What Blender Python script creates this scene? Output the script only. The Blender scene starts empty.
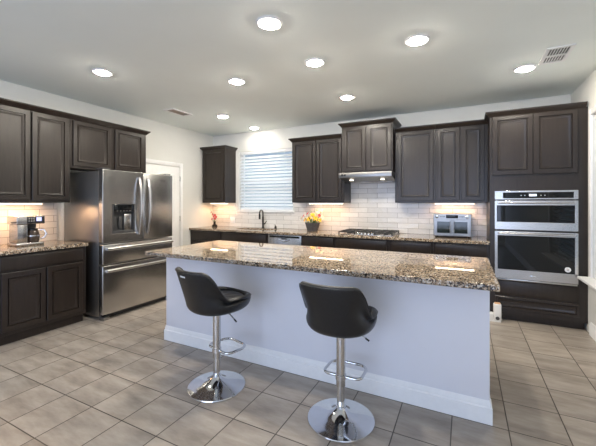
import bpy, bmesh, math, random
from mathutils import Vector, Matrix
random.seed(7)
PI = math.pi
C = bpy.context.scene.collection
SC = bpy.context.scene

# ------------------------------------------------------------------ camera
cam_d = bpy.data.cameras.new('camera')
cam = bpy.data.objects.new('camera', cam_d); C.objects.link(cam)
cam_d.sensor_width = 36.0; cam_d.sensor_fit = 'HORIZONTAL'
cam_d.lens = 330.171 / 596 * 36
cam_d.shift_x = 0.0
cam_d.shift_y = -(223 - 203.1) / 596
cam_d.clip_start = 0.02
cam.location = (0, 0, 1.371)
cam.rotation_euler = (PI / 2, 0, math.radians(26.811))
SC.camera = cam

# ------------------------------------------------------------------ world, large lights, exposure
world = bpy.data.worlds.new('sky'); SC.world = world; world.use_nodes = True
bg = world.node_tree.nodes['Background']
bg.inputs[0].default_value = (0.62, 0.78, 1.0, 1); bg.inputs[1].default_value = 0.34

def area(name, loc, target, sx, sy, power, col):
    d = bpy.data.lights.new(name, 'AREA'); d.shape = 'RECTANGLE'; d.size = sx; d.size_y = sy
    d.energy = power; d.color = col
    o = bpy.data.objects.new(name, d); C.objects.link(o); o.location = loc
    o.rotation_euler = (Vector(target) - Vector(loc)).to_track_quat('-Z', 'Y').to_euler()
    return o
area('daylight_rear', (-1.1, -3.78, 1.35), (-1.1, 5, 1.2), 4.4, 2.2, 85, (0.63, 0.71, 1.0))
area('daylight_kitchen_window', (-3.2, 6.3, 3.9), (-3.2, 5.2, 1.7), 2.0, 1.2, 38, (0.72, 0.85, 1.0))
area('daylight_side_window', (1.75, 3.55, 2.0), (1.1, 3.55, 1.45), 1.5, 1.8, 5, (0.85, 0.92, 1.0))
DOWN_L = 200.0
DOWN_COL = (1.0, 0.92, 0.80)
UNDER_W = 1.05
UNDER_COL = (1.0, 0.53, 0.23)

SC.view_settings.view_transform = 'Standard'
SC.view_settings.look = 'None'
SC.view_settings.gamma = 1.0
SC.view_settings.use_curve_mapping = False
SC.view_settings.exposure = 1.16
SC.cycles.max_bounces = 10
SC.cycles.diffuse_bounces = 5
SC.cycles.sample_clamp_indirect = 6

# ------------------------------------------------------------------ materials
def mat(name):
    m = bpy.data.materials.new(name); m.use_nodes = True
    nt = m.node_tree; b = nt.nodes['Principled BSDF']
    return m, nt, b
def N(nt, t, **kw):
    n = nt.nodes.new(t)
    for k, v in kw.items():
        if k.startswith('i_'):
            n.inputs[k[2:].replace('_', ' ')].default_value = v
        else: setattr(n, k, v)
    return n
def ramp(nt, fac, stops):
    r = nt.nodes.new('ShaderNodeValToRGB')
    el = r.color_ramp.elements
    while len(el) > 1: el.remove(el[-1])
    el[0].position = stops[0][0]; el[0].color = (*stops[0][1], 1)
    for p, c in stops[1:]:
        e = el.new(p); e.color = (*c, 1)
    nt.links.new(fac, r.inputs[0]); return r
def coords(nt, scale=(1, 1, 1), kind='Object', loc=(0, 0, 0)):
    tc = nt.nodes.new('ShaderNodeTexCoord'); mp = nt.nodes.new('ShaderNodeMapping')
    mp.inputs['Scale'].default_value = scale; mp.inputs['Location'].default_value = loc
    nt.links.new(tc.outputs[kind], mp.inputs[0]); return mp.outputs[0]
def noise(nt, vec, scale, detail=4, rough=.55):
    n = nt.nodes.new('ShaderNodeTexNoise'); n.inputs['Scale'].default_value = scale
    n.inputs['Detail'].default_value = detail; n.inputs['Roughness'].default_value = rough
    nt.links.new(vec, n.inputs['Vector']); return n.outputs['Fac']
def bump(nt, b, h, strength, dist=.002):
    n = nt.nodes.new('ShaderNodeBump'); n.inputs['Strength'].default_value = strength
    n.inputs['Distance'].default_value = dist
    nt.links.new(h, n.inputs['Height']); nt.links.new(n.outputs[0], b.inputs['Normal'])

def plain(name, col, rough=.5, metal=0, coat=0, var=.06, scale=30, spec=None, bmp=0):
    m, nt, b = mat(name)
    v = coords(nt); f = noise(nt, v, scale)
    lo = tuple(max(0, c * (1 - var)) for c in col); hi = tuple(min(1, c * (1 + var)) for c in col)
    r = ramp(nt, f, [(.3, lo), (.7, hi)])
    nt.links.new(r.outputs[0], b.inputs['Base Color'])
    b.inputs['Roughness'].default_value = rough; b.inputs['Metallic'].default_value = metal
    b.inputs['Coat Weight'].default_value = coat
    if spec is not None: b.inputs['Specular IOR Level'].default_value = spec
    if bmp: bump(nt, b, noise(nt, v, scale * 8), bmp, .001)
    return m
def emit(name, col, strength):
    m, nt, b = mat(name)
    b.inputs['Base Color'].default_value = (.8, .8, .8, 1)
    b.inputs['Emission Color'].default_value = (*col, 1); b.inputs['Emission Strength'].default_value = strength
    return m

M = {}
M['wall'] = plain('wall_paint', (.71, .71, .68), .85, var=.02, scale=3, bmp=.08)
M['ceiling'] = plain('ceiling_paint', (.84, .885, .855), .9, var=.015, scale=2, bmp=.1)
M['trim'] = plain('trim_paint', (.84, .84, .84), .4, var=.02)
M['island'] = plain('island_paint_daylight_tint', (.72, .725, .775), .55, var=.02, scale=2, bmp=.04)  # white paint; the lavender cast of daylight is mixed into its colour
M['white'] = plain('white_plastic', (.82, .82, .82), .35, var=.02)
M['black'] = plain('black_plastic', (.012, .012, .013), .35, var=.2)
M['rubber'] = plain('dark_grey_plastic', (.05, .05, .052), .5, var=.2)
M['chrome'] = plain('polished_chrome', (.72, .73, .75), .07, 1, var=.03)
M['satin'] = plain('satin_nickel', (.62, .61, .60), .25, 1, var=.04)
M['iron'] = plain('cast_iron', (.02, .02, .02), .55, var=.2)
M['bronze'] = plain('matte_black_metal', (.014, .013, .013), .4, .6, var=.2)
M['leather'] = plain('black_leatherette', (.010, .010, .011), .36, var=.25, scale=60, bmp=.12)
M['glass_black'] = plain('black_glass', (.006, .007, .008), .03, 0, var=.1, spec=.32)
M['oven_pane'] = M['glass_black']

def cabinet_wood():
    m, nt, b = mat('espresso_stained_wood')
    v = coords(nt, (9, 9, .9)); f = noise(nt, v, 5, 8, .62)
    v2 = coords(nt); g = noise(nt, v2, 2.2, 3)
    r = ramp(nt, f, [(.25, (.012, .0078, .0058)), (.5, (.019, .0127, .0095)), (.8, (.027, .0186, .0140))])
    mx = N(nt, 'ShaderNodeMixRGB', blend_type='MULTIPLY'); mx.inputs[0].default_value = 1
    r2 = ramp(nt, g, [(.3, (.86, .86, .86)), (.7, (1.1, 1.08, 1.06))])
    nt.links.new(r.outputs[0], mx.inputs[1]); nt.links.new(r2.outputs[0], mx.inputs[2])
    nt.links.new(mx.outputs[0], b.inputs['Base Color'])
    b.inputs['Coat Weight'].default_value = .2; b.inputs['Coat Roughness'].default_value = .2
    b.inputs['Roughness'].default_value = .4; b.inputs['Specular IOR Level'].default_value = .4
    bump(nt, b, f, .06, .001)
    return m
M['wood'] = cabinet_wood()

def steel(name, base=.50, rough=.26, horizontal=True):
    m, nt, b = mat(name)
    sc = (2, 2, 260) if horizontal else (240, 240, 2)
    v = coords(nt, sc); f = noise(nt, v, 2, 4)
    r = ramp(nt, f, [(.3, (base * .975, base * .95, base * .915)), (.7, (base * 1.025, base * 1.0, base * .965))])
    nt.links.new(r.outputs[0], b.inputs['Base Color'])
    rr = N(nt, 'ShaderNodeMapRange'); rr.inputs['To Min'].default_value = rough * .95; rr.inputs['To Max'].default_value = rough * 1.06
    nt.links.new(f, rr.inputs[0]); nt.links.new(rr.outputs[0], b.inputs['Roughness'])
    b.inputs['Metallic'].default_value = 1
    b.inputs['Anisotropic'].default_value = .5
    return m
M['steel'] = steel('brushed_stainless_steel')
M['steel_mid'] = steel('hood_brushed_steel', .28, .33)
M['steel_dark'] = steel('dark_brushed_steel', .33, .34)
M['steel_side'] = steel('grey_metal_side', .38, .35)

def granite():
    m, nt, b = mat('speckled_granite')
    v = coords(nt)
    vo = N(nt, 'ShaderNodeTexVoronoi', feature='F1'); vo.inputs['Scale'].default_value = 125
    nt.links.new(v, vo.inputs['Vector'])
    sep = N(nt, 'ShaderNodeSeparateColor'); nt.links.new(vo.outputs['Color'], sep.inputs[0])
    r = ramp(nt, sep.outputs[0], [(0, (.014, .013, .013)), (.16, (.06, .045, .034)), (.28, (.22, .155, .10)), (.40, (.37, .285, .20)),
                                   (.60, (.50, .42, .325)), (.80, (.64, .60, .53)), (.94, (.11, .11, .115))])
    r.color_ramp.interpolation = 'CONSTANT'
    n2 = noise(nt, v, 9, 5, .6)
    r2 = ramp(nt, n2, [(.3, (.76, .71, .65)), (.7, (.98, .92, .85))])
    mx = N(nt, 'ShaderNodeMixRGB', blend_type='MULTIPLY'); mx.inputs[0].default_value = 1
    nt.links.new(r.outputs[0], mx.inputs[1]); nt.links.new(r2.outputs[0], mx.inputs[2])
    nt.links.new(mx.outputs[0], b.inputs['Base Color'])
    b.inputs['Roughness'].default_value = .022
    b.inputs['Specular IOR Level'].default_value = .6
    return m
M['granite'] = granite()

def floor_mat():
    m, nt, b = mat('stone_floor_tile')
    tc = nt.nodes.new('ShaderNodeTexCoord')
    TX, TY = .3095, .331
    mp = N(nt, 'ShaderNodeMapping'); mp.inputs['Location'].default_value = (-(0.236 % TX), -(2.68 % TY), 0)
    nt.links.new(tc.outputs['Object'], mp.inputs[0])
    br = N(nt, 'ShaderNodeTexBrick'); br.offset = 0; br.squash = 1
    br.inputs['Scale'].default_value = 1; br.inputs['Brick Width'].default_value = TX; br.inputs['Row Height'].default_value = TY
    br.inputs['Mortar Size'].default_value = .0036; br.inputs['Mortar Smooth'].default_value = .15
    br.inputs['Color1'].default_value = (.0, .0, .0, 1); br.inputs['Color2'].default_value = (1, 1, 1, 1)
    br.inputs['Bias'].default_value = 0
    nt.links.new(mp.outputs[0], br.inputs['Vector'])
    # per-tile offset of the veining
    sepb = N(nt, 'ShaderNodeSeparateColor'); nt.links.new(br.outputs['Color'], sepb.inputs[0])
    off = N(nt, 'ShaderNodeVectorMath', operation='MULTIPLY_ADD')
    comb = N(nt, 'ShaderNodeCombineXYZ'); nt.links.new(sepb.outputs[0], comb.inputs[0]); nt.links.new(sepb.outputs[0], comb.inputs[1])
    off.inputs[1].default_value = (7, 13, 3); nt.links.new(comb.outputs[0], off.inputs[0])
    rot = N(nt, 'ShaderNodeMapping'); rot.inputs['Rotation'].default_value = (0, 0, .55); rot.inputs['Scale'].default_value = (1.2, 4.2, 1)
    nt.links.new(tc.outputs['Object'], rot.inputs[0]); nt.links.new(rot.outputs[0], off.inputs[2])
    f = noise(nt, off.outputs[0], 2.2, 8, .62)
    r = ramp(nt, f, [(.28, (.22, .190, .160)), (.5, (.345, .302, .26)), (.72, (.46, .415, .365))])
    tint = ramp(nt, sepb.outputs[0], [(0, (.90, .90, .90)), (1, (1.08, 1.07, 1.05))])
    mx = N(nt, 'ShaderNodeMixRGB', blend_type='MULTIPLY'); mx.inputs[0].default_value = 1
    nt.links.new(r.outputs[0], mx.inputs[1]); nt.links.new(tint.outputs[0], mx.inputs[2])
    g = N(nt, 'ShaderNodeMixRGB'); g.inputs[2].default_value = (.055, .043, .034, 1)
    nt.links.new(br.outputs['Fac'], g.inputs[0]); nt.links.new(mx.outputs[0], g.inputs[1])
    nt.links.new(g.outputs[0], b.inputs['Base Color'])
    b.inputs['Roughness'].default_value = .34
    inv = N(nt, 'ShaderNodeMath', operation='SUBTRACT'); inv.inputs[0].default_value = 1
    nt.links.new(br.outputs['Fac'], inv.inputs[1])
    bump(nt, b, inv.outputs[0], .5, .002)
    return m
M['floor'] = floor_mat()

def tile_mat():                       # local x runs along the wall, local z up
    m, nt, b = mat('glossy_white_subway_tile')
    tc = nt.nodes.new('ShaderNodeTexCoord')
    sx = N(nt, 'ShaderNodeSeparateXYZ'); nt.links.new(tc.outputs['Object'], sx.inputs[0])
    cb = N(nt, 'ShaderNodeCombineXYZ'); nt.links.new(sx.outputs[0], cb.inputs[0]); nt.links.new(sx.outputs[2], cb.inputs[1])
    br = N(nt, 'ShaderNodeTexBrick'); br.offset = .5
    br.inputs['Scale'].default_value = 1; br.inputs['Brick Width'].default_value = .305; br.inputs['Row Height'].default_value = .0765
    br.inputs['Mortar Size'].default_value = .0026; br.inputs['Mortar Smooth'].default_value = .3
    br.inputs['Color1'].default_value = (.66, .645, .62, 1); br.inputs['Color2'].default_value = (.80, .785, .755, 1)
    br.inputs['Mortar'].default_value = (.30, .28, .26, 1)
    nt.links.new(cb.outputs[0], br.inputs['Vector'])
    nt.links.new(br.outputs['Color'], b.inputs['Base Color'])
    b.inputs['Roughness'].default_value = .10
    f = noise(nt, tc.outputs['Object'], 11, 2)
    inv = N(nt, 'ShaderNodeMath', operation='MULTIPLY_ADD'); inv.inputs[1].default_value = -.22
    nt.links.new(br.outputs['Fac'], inv.inputs[0]); nt.links.new(f, inv.inputs[2])
    bump(nt, b, inv.outputs[0], .55, .012)
    return m
M['tile'] = tile_mat()

def pane_mat():
    m = bpy.data.materials.new('window_glass'); m.use_nodes = True; nt = m.node_tree
    nt.nodes.clear()
    o = nt.nodes.new('ShaderNodeOutputMaterial'); mx = nt.nodes.new('ShaderNodeMixShader')
    t = nt.nodes.new('ShaderNodeBsdfTransparent'); g = nt.nodes.new('ShaderNodeBsdfGlossy')
    t.inputs[0].default_value = (.94, .97, .97, 1); g.inputs['Roughness'].default_value = .02
    mx.inputs[0].default_value = .06
    nt.links.new(t.outputs[0], mx.inputs[1]); nt.links.new(g.outputs[0], mx.inputs[2]); nt.links.new(mx.outputs[0], o.inputs[0])
    return m
M['pane'] = pane_mat()
def slat_mat():
    m = bpy.data.materials.new('white_blind_slat'); m.use_nodes = True; nt = m.node_tree
    nt.nodes.clear()
    o = nt.nodes.new('ShaderNodeOutputMaterial'); mx = nt.nodes.new('ShaderNodeMixShader')
    d = nt.nodes.new('ShaderNodeBsdfDiffuse'); t = nt.nodes.new('ShaderNodeBsdfTranslucent')
    d.inputs[0].default_value = (.86, .87, .88, 1); t.inputs[0].default_value = (.85, .88, .9, 1); mx.inputs[0].default_value = .4
    nt.links.new(d.outputs[0], mx.inputs[1]); nt.links.new(t.outputs[0], mx.inputs[2]); nt.links.new(mx.outputs[0], o.inputs[0])
    return m
M['slat'] = slat_mat()
def clear_glass():
    m, nt, b = mat('clear_glass'); b.inputs['Transmission Weight'].default_value = .9
    b.inputs['Base Color'].default_value = (.85, .9, .9, 1); b.inputs['Roughness'].default_value = .03
    return m
M['glass'] = clear_glass()
M['oven_glass'] = plain('smoky_oven_glass', (.018, .026, .027), .05, var=.2, scale=14)
M['lens'] = emit('lamp_lens', DOWN_COL, DOWN_L)
M['lens_dim'] = emit('dim_lamp_lens', DOWN_COL, DOWN_L * .3)
M['hood_lens'] = emit('hood_lamp_lens', (1, .88, .68), 1.2)
M['strip'] = emit('light_strip', (1, .80, .58), 6.0)
M['display'] = emit('blue_display', (.20, .28, 1.0), .55)
M['display_pale'] = emit('pale_display', (.55, .75, 1.0), .5)
M['pot'] = plain('grey_pot', (.085, .08, .085), .6, var=.25, scale=40)
M['leaf'] = plain('green_leaf', (.05, .12, .03), .5, var=.3)
M['stem'] = plain('green_stem', (.10, .16, .05), .5, var=.3)
M['yellow'] = plain('yellow_petal', (.90, .50, .03), .5, var=.12)
M['red'] = plain('red_petal', (.55, .03, .05), .5, var=.2)
M['cream'] = plain('cream_petal', (.85, .78, .55), .5, var=.1)
M['amber'] = plain('amber_coffee_glass', (.05, .035, .025), .05, var=.2)
M['oven_inside'] = plain('oven_cavity', (.16, .19, .19), .3, .5, var=.3)
M['orange'] = plain('pale_orange_cap', (.75, .45, .25), .4)

# ------------------------------------------------------------------ mesh helpers
def box(bm, x0, x1, y0, y1, z0, z1, bev=0, seg=2):
    t = bmesh.new(); bmesh.ops.create_cube(t, size=1)
    for v in t.verts:
        v.co = Vector((x0 + (v.co.x + .5) * (x1 - x0), y0 + (v.co.y + .5) * (y1 - y0), z0 + (v.co.z + .5) * (z1 - z0)))
    if bev: bmesh.ops.bevel(t, geom=t.edges[:], offset=bev, segments=seg, affect='EDGES', profile=.5)
    merge(bm, t)
def merge(bm, t, mx=None):
    t.verts.index_update(); vs = []
    for v in t.verts: vs.append(bm.verts.new(mx @ v.co if mx else v.co))
    for f in t.faces:
        try: bm.faces.new([vs[v.index] for v in f.verts])
        except ValueError: pass
    t.free()
def rings(bm, loops, cap0=True, cap1=True, closed=True):
    """loops: list of equal-length point lists, skinned one to the next"""
    L = [[bm.verts.new(p) for p in l] for l in loops]; n = len(L[0])
    for a, b in zip(L, L[1:]):
        for i in range(n if closed else n - 1):
            bm.faces.new((a[i], a[(i + 1) % n], b[(i + 1) % n], b[i]))
    if cap0: bm.faces.new(L[0][::-1])
    if cap1: bm.faces.new(L[-1])
def lathe(bm, prof, c=(0, 0, 0), n=32, cap0=True, cap1=True):
    rings(bm, [[(c[0] + r * math.cos(2 * PI * k / n), c[1] + r * math.sin(2 * PI * k / n), c[2] + z) for k in range(n)] for r, z in prof], cap0, cap1)
def tube(bm, pts, r, n=10, closed=False, cap=True):
    pts = [Vector(p) for p in pts]; m = len(pts); loops = []; up = None
    for i in range(m):
        if closed: d = pts[(i + 1) % m] - pts[i - 1]
        else: d = pts[min(i + 1, m - 1)] - pts[max(i - 1, 0)]
        d.normalize()
        if up is None:
            up = Vector((0, 0, 1)) if abs(d.z) < .9 else Vector((1, 0, 0))
        a = (up - d * up.dot(d)).normalized(); bq = d.cross(a); up = a
        rr = r[i] if isinstance(r, (list, tuple)) else r
        loops.append([pts[i] + (a * math.cos(2 * PI * k / n) + bq * math.sin(2 * PI * k / n)) * rr for k in range(n)])
    if closed:
        loops.append(loops[0]); rings(bm, loops, False, False)
        bmesh.ops.remove_doubles(bm, verts=bm.verts[:], dist=1e-6)
    else: rings(bm, loops, cap, cap)
def obj(name, bm, m, parent=None, loc=None, smooth=35):
    bmesh.ops.recalc_face_normals(bm, faces=bm.faces[:])
    me = bpy.data.meshes.new(name); bm.to_mesh(me); bm.free()
    me.materials.append(m)
    if smooth:
        for p in me.polygons: p.use_smooth = True
        me.set_sharp_from_angle(angle=math.radians(smooth))
    o = bpy.data.objects.new(name, me); C.objects.link(o)
    if parent: o.parent = parent
    if loc: o.location = loc
    return o
def B(name, m, parent, *a, bev=.002, seg=2, label=None):
    bm = bmesh.new(); box(bm, *a, bev=bev, seg=seg); o = obj(name, bm, m, parent)
    if label: o['label'] = label
    return o
def tag(o, label, cat, group=None):
    o['label'] = label; o['category'] = cat
    if group: o['group'] = group
    return o
def thing(name, label, cat, loc=(0, 0, 0), rz=0, group=None):
    o = bpy.data.objects.new(name, None); C.objects.link(o); o.empty_display_size = .1
    o.location = loc; o.rotation_euler = (0, 0, rz)
    return tag(o, label, cat, group)
def struct(name, bm, m, parent=None, **kw):
    o = obj(name, bm, m, parent, **kw)
    if not parent: o['kind'] = 'structure'
    return o
def dup(root, loc, rz, label, group=None):
    r = root.copy(); C.objects.link(r); r.location = loc; r.rotation_euler = (0, 0, rz); r['label'] = label
    if group: r['group'] = group
    for ch in list(root.children):
        c = ch.copy(); C.objects.link(c); c.parent = r
        for g in list(ch.children):
            d = g.copy(); C.objects.link(d); d.parent = c
    return r
def plate(bm, us, vs, holes, place, t):
    """grid plate with missing cells; us, vs are cut lines; place(u, v, w) -> point, w = 0 or t"""
    nu, nv = len(us) - 1, len(vs) - 1
    cell = lambda i, j: 0 <= i < nu and 0 <= j < nv and (i, j) not in holes
    V = {}
    def P(i, j, k):
        if (i, j, k) not in V: V[(i, j, k)] = bm.verts.new(place(us[i], vs[j], t * k))
        return V[(i, j, k)]
    for i in range(nu):
        for j in range(nv):
            if not cell(i, j): continue
            bm.faces.new((P(i, j, 0), P(i + 1, j, 0), P(i + 1, j + 1, 0), P(i, j + 1, 0)))
            bm.faces.new((P(i, j, 1), P(i, j + 1, 1), P(i + 1, j + 1, 1), P(i + 1, j, 1)))
            for (di, dj, a, b) in ((-1, 0, (i, j), (i, j + 1)), (1, 0, (i + 1, j), (i + 1, j + 1)), (0, -1, (i, j), (i + 1, j)), (0, 1, (i, j + 1), (i + 1, j + 1))):
                if not cell(i + di, j + dj):
                    bm.faces.new((P(*a, 0), P(*b, 0), P(*b, 1), P(*a, 1)))

def panel_door(bm, x0, x1, z0, z1, t=.02, frame=.052, y=0):
    """framed door with a moulded step and a flat centre; front faces -y"""
    prof = [(0, 0), (0, -t + .003), (.003, -t), (frame - .006, -t), (frame - .003, -t + .012), (frame + .003, -t + .012), (frame + .007, -t + .003), (frame + .011, -t + .003), (frame + .026, -t + .012), (frame + .030, -t + .012)]
    rings(bm, [[(x0 + i, y + d, z0 + i), (x1 - i, y + d, z0 + i), (x1 - i, y + d, z1 - i), (x0 + i, y + d, z1 - i)] for i, d in prof])
def slab_front(bm, x0, x1, z0, z1, t=.02, y=0):
    prof = [(0, 0), (0, -t + .006), (.004, -t + .002), (.010, -t)]
    rings(bm, [[(x0 + i, y + d, z0 + i), (x1 - i, y + d, z0 + i), (x1 - i, y + d, z1 - i), (x0 + i, y + d, z1 - i)] for i, d in prof])
CROWN = [(0, 0), (.006, 0), (.010, .010), (.018, .016), (.030, .030), (.042, .040), (.046, .048), (.046, .058), (0, .058)]
def crown(bm, path, z, prof=CROWN):
    n = len(path); P = [Vector(p) for p in path]; loops = []
    for i in range(n):
        ns = []
        if i > 0: d = (P[i] - P[i - 1]).normalized(); ns.append(Vector((d.y, -d.x)))
        if i < n - 1: d = (P[i + 1] - P[i]).normalized(); ns.append(Vector((d.y, -d.x)))
        if len(ns) == 2:
            s = ns[0] + ns[1]; m = s / (s.dot(ns[0]))
        else: m = ns[0]
        loops.append([(P[i].x + m.x * o, P[i].y + m.y * o, z + h) for o, h in prof])
    rings(bm, loops)

# ------------------------------------------------------------------ room shell
XL, XR, YB, YF, H = -4.535, 1.172, 5.17, -3.6, 2.717
bm = bmesh.new(); box(bm, XL - .15, XR + .15, YF - .15, YB + .15, -.1, 0); struct('floor', bm, M['floor'], smooth=0)
bm = bmesh.new(); box(bm, XL - .15, XR + .15, YF - .15, YB + .15, H, H + .1); struct('ceiling', bm, M['ceiling'], smooth=0)
bm = bmesh.new(); box(bm, XL - .15, XL, YF, YB, 0, H); struct('wall_left', bm, M['wall'], smooth=0)
WX0, WX1, WZ0, WZ1 = -3.885, -2.715, 1.228, 2.352          # kitchen window
bm = bmesh.new(); plate(bm, [XL - .15, WX0, WX1, XR + .15], [0, WZ0, WZ1, H], {(1, 1)}, lambda u, v, w: (u, YB + w, v), .15)
struct('wall_back', bm, M['wall'], smooth=0)
RY0, RY1, RZ0, RZ1 = 2.75, 4.385, .60, 2.28               # side window
bm = bmesh.new(); plate(bm, [YF, RY0, RY1, YB], [0, RZ0, RZ1, H], {(1, 1)}, lambda u, v, w: (XR + w, u, v), .15)
struct('wall_right', bm, M['wall'], smooth=0)
bm = bmesh.new(); plate(bm, [XL - .15, -3.35, 1.1 - .0, XR + .15], [0, .25, 2.45, H], {(1, 1)}, lambda u, v, w: (u, YF - w, v), .15)
struct('wall_rear', bm, M['wall'], smooth=0)

def casement(name, ax, a0, a1, z0, z1, depth, sign):
    """frame with a centre rail and a pane; ax 'y': window in a wall of constant y"""
    def pt(u, w, v): return (u, depth + sign * w, v) if ax == 'y' else (depth + sign * w, u, v)
    def bx(bm, u0, u1, w0, w1, v0, v1):
        p, q = pt(u0, w0, v0), pt(u1, w1, v1)
        box(bm, min(p[0], q[0]), max(p[0], q[0]), min(p[1], q[1]), max(p[1], q[1]), v0, v1)
    bm = bmesh.new(); f = .045
    bx(bm, a0, a0 + f, .09, .14, z0, z1); bx(bm, a1 - f, a1, .09, .14, z0, z1)
    bx(bm, a0 + f, a1 - f, .09, .14, z0, z0 + f); bx(bm, a0 + f, a1 - f, .09, .14, z1 - f, z1)
    zm = (z0 + z1) / 2; bx(bm, a0 + f, a1 - f, .095, .135, zm - .02, zm + .02)
    o = struct(name, bm, M['trim'], smooth=0)
    bm = bmesh.new(); bx(bm, a0 + f, a1 - f, .112, .116, z0 + f, z1 - f); obj('pane', bm, M['pane'], o, smooth=0)
    return o
w1 = casement('window_1', 'y', WX0, WX1, WZ0, WZ1, YB, 1)
bm = bmesh.new(); box(bm, WX0 - .03, WX1 + .03, YB - .035, YB + .085, WZ0 - .026, WZ0 - .001, .004); obj('window_sill', bm, M['trim'], w1)
w2 = casement('window_2', 'x', RY0, RY1, RZ0, RZ1, XR, 1)
bm = bmesh.new(); box(bm, XR - .11, XR + .085, RY0 - .05, RY1 + .08, RZ0 - .026, RZ0 - .001, .004); obj('window_sill', bm, M['trim'], w2)
bm = bmesh.new(); box(bm, XR - .018, XR, RY0 - .04, RY1 + .07, RZ0 - .10, RZ0 - .027, .003); obj('window_apron', bm, M['trim'], w2)
bm = bmesh.new(); box(bm, XR - .018, XR, RY1 + .002, RY1 + .06, RZ0 - .001, RZ1 + .06, .004); box(bm, XR - .018, XR, RY0 - .06, RY1 + .001, RZ1, RZ1 + .06, .004)
box(bm, XR - .018, XR, RY0 - .06, RY0, RZ0 - .001, RZ1, .004); obj('window_casing', bm, M['trim'], w2)
w3 = casement('window_3', 'y', -3.35, 1.1, .25, 2.45, YF, -1)

def blind(label, ax, a0, a1, z0, z1, depth, sign, tilt, pitch=.060, sw=.063):
    t = thing('window_blind', label, 'blind', ((a0 + a1) / 2, depth, z0) if ax == 'y' else (depth, (a0 + a1) / 2, z0), 0 if ax == 'y' else PI / 2 * (1 if sign < 0 else 1), None)
    hw = (a1 - a0) / 2; h = z1 - z0
    # local: x along the window, -y into the room for the back wall
    bm = bmesh.new(); n = int((h - .09) / pitch)
    for k in range(n):
        zc = .045 + k * pitch; c, s = math.cos(tilt), math.sin(tilt)
        def q(x, u, w): return (x, u * c - w * s, zc + u * s + w * c)
        prof = [(-sw / 2, -.0012), (0, .0012), (sw / 2, -.0012), (sw / 2, .0012), (0, .0036), (-sw / 2, .0012)]
        rings(bm, [[q(x, u, w) for u, w in prof] for x in (-hw + .006, hw - .006)])
    obj('slats', bm, M['slat'], t, smooth=30)
    B('headrail', M['trim'], t, -hw + .002, hw - .002, -.032, .032, h - .05, h - .002)
    B('bottom_rail', M['trim'], t, -hw + .006, hw - .006, -.026, .026, .003, .020)
    for x in (-hw * .7, hw * .7) if hw < .7 else (-hw * .75, 0, hw * .75):
        bm = bmesh.new(); tube(bm, [(x, -.030, .015), (x, -.030, h - .03)], .0016, 6); obj('lift_cord', bm, M['white'], t)
    bm = bmesh.new(); tube(bm, [(-hw + .08, -.036, h * .45), (-hw + .08, -.036, h - .03)], .004, 8); obj('tilt_wand', bm, M['white'], t)
    return t
blind('white horizontal blind closed over the kitchen sink window', 'y', WX0 + .004, WX1 - .004, WZ0 + .002, WZ1 - .002, YB + .042, 1, math.radians(45))
blind('white horizontal blind in the side window beside the wall oven', 'x', RY0 + .004, RY1 - .004, RZ0 + .002, RZ1 - .002, XR + .042, -1, math.radians(42))

# door on the left wall, behind the refrigerator
DY0, DY1, DZ = 3.52, 4.285, 2.0
d = bmesh.new(); box(d, XL + .001, XL + .012, DY0, DY1, .01, DZ, .001)
for (z0, z1) in ((.2, .92), (1.06, 1.86)):
    for (y0, y1) in ((DY0 + .10, DY0 + .35), (DY1 - .35, DY1 - .10)):
        rings(d, [[(XL + x, y0 + i, z0 + i), (XL + x, y1 - i, z0 + i), (XL + x, y1 - i, z1 - i), (XL + x, y0 + i, z1 - i)] for i, x in ((0, .0119), (.004, .017), (.02, .014), (.03, .0125), (.05, .019))], False, True)
door = struct('door_1', d, M['trim'])
for z in (.25, 1.10, 1.80):
    bm = bmesh.new(); tube(bm, [(XL + .018, DY1 + .004, z - .045), (XL + .018, DY1 + .004, z + .045)], .007, 10); obj('hinge', bm, M['satin'], door)
c = bmesh.new()
box(c, XL + .0005, XL + .02, DY1 + .012, DY1 + .075, 0, DZ + .08, .005); box(c, XL + .0005, XL + .02, DY0 - .075, DY0 - .012, 0, DZ + .08, .005)
box(c, XL + .0005, XL + .02, DY0 - .012, DY1 + .012, DZ + .012, DZ + .08, .005)
struct('trim_1', c, M['trim'])

def baseboard(bm, p, q, inward, h=.135, t=.016):
    P, Q = Vector(p), Vector(q); n = Vector(inward)
    prof = [(0, 0), (t, 0), (t, h * .72), (t * .7, h * .78), (t * .7, h * .84), (t * .35, h * .95), (t * .3, h), (0, h)]
    rings(bm, [[(e.x + n.x * o, e.y + n.y * o, z) for o, z in prof] for e in (P, Q)])
bm = bmesh.new(); baseboard(bm, (XR - .0005, YF + .02), (XR - .0005, 4.44), (-1, 0)); struct('baseboard_right', bm, M['trim'])
bm = bmesh.new(); baseboard(bm, (XL + .0005, YF + .02), (XL + .0005, 1.38), (1, 0)); struct('baseboard_left', bm, M['trim'])
bm = bmesh.new(); baseboard(bm, (XL + .02, YF + .0005), (XR - .02, YF + .0005), (0, 1)); struct('baseboard_rear', bm, M['trim'])

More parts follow.
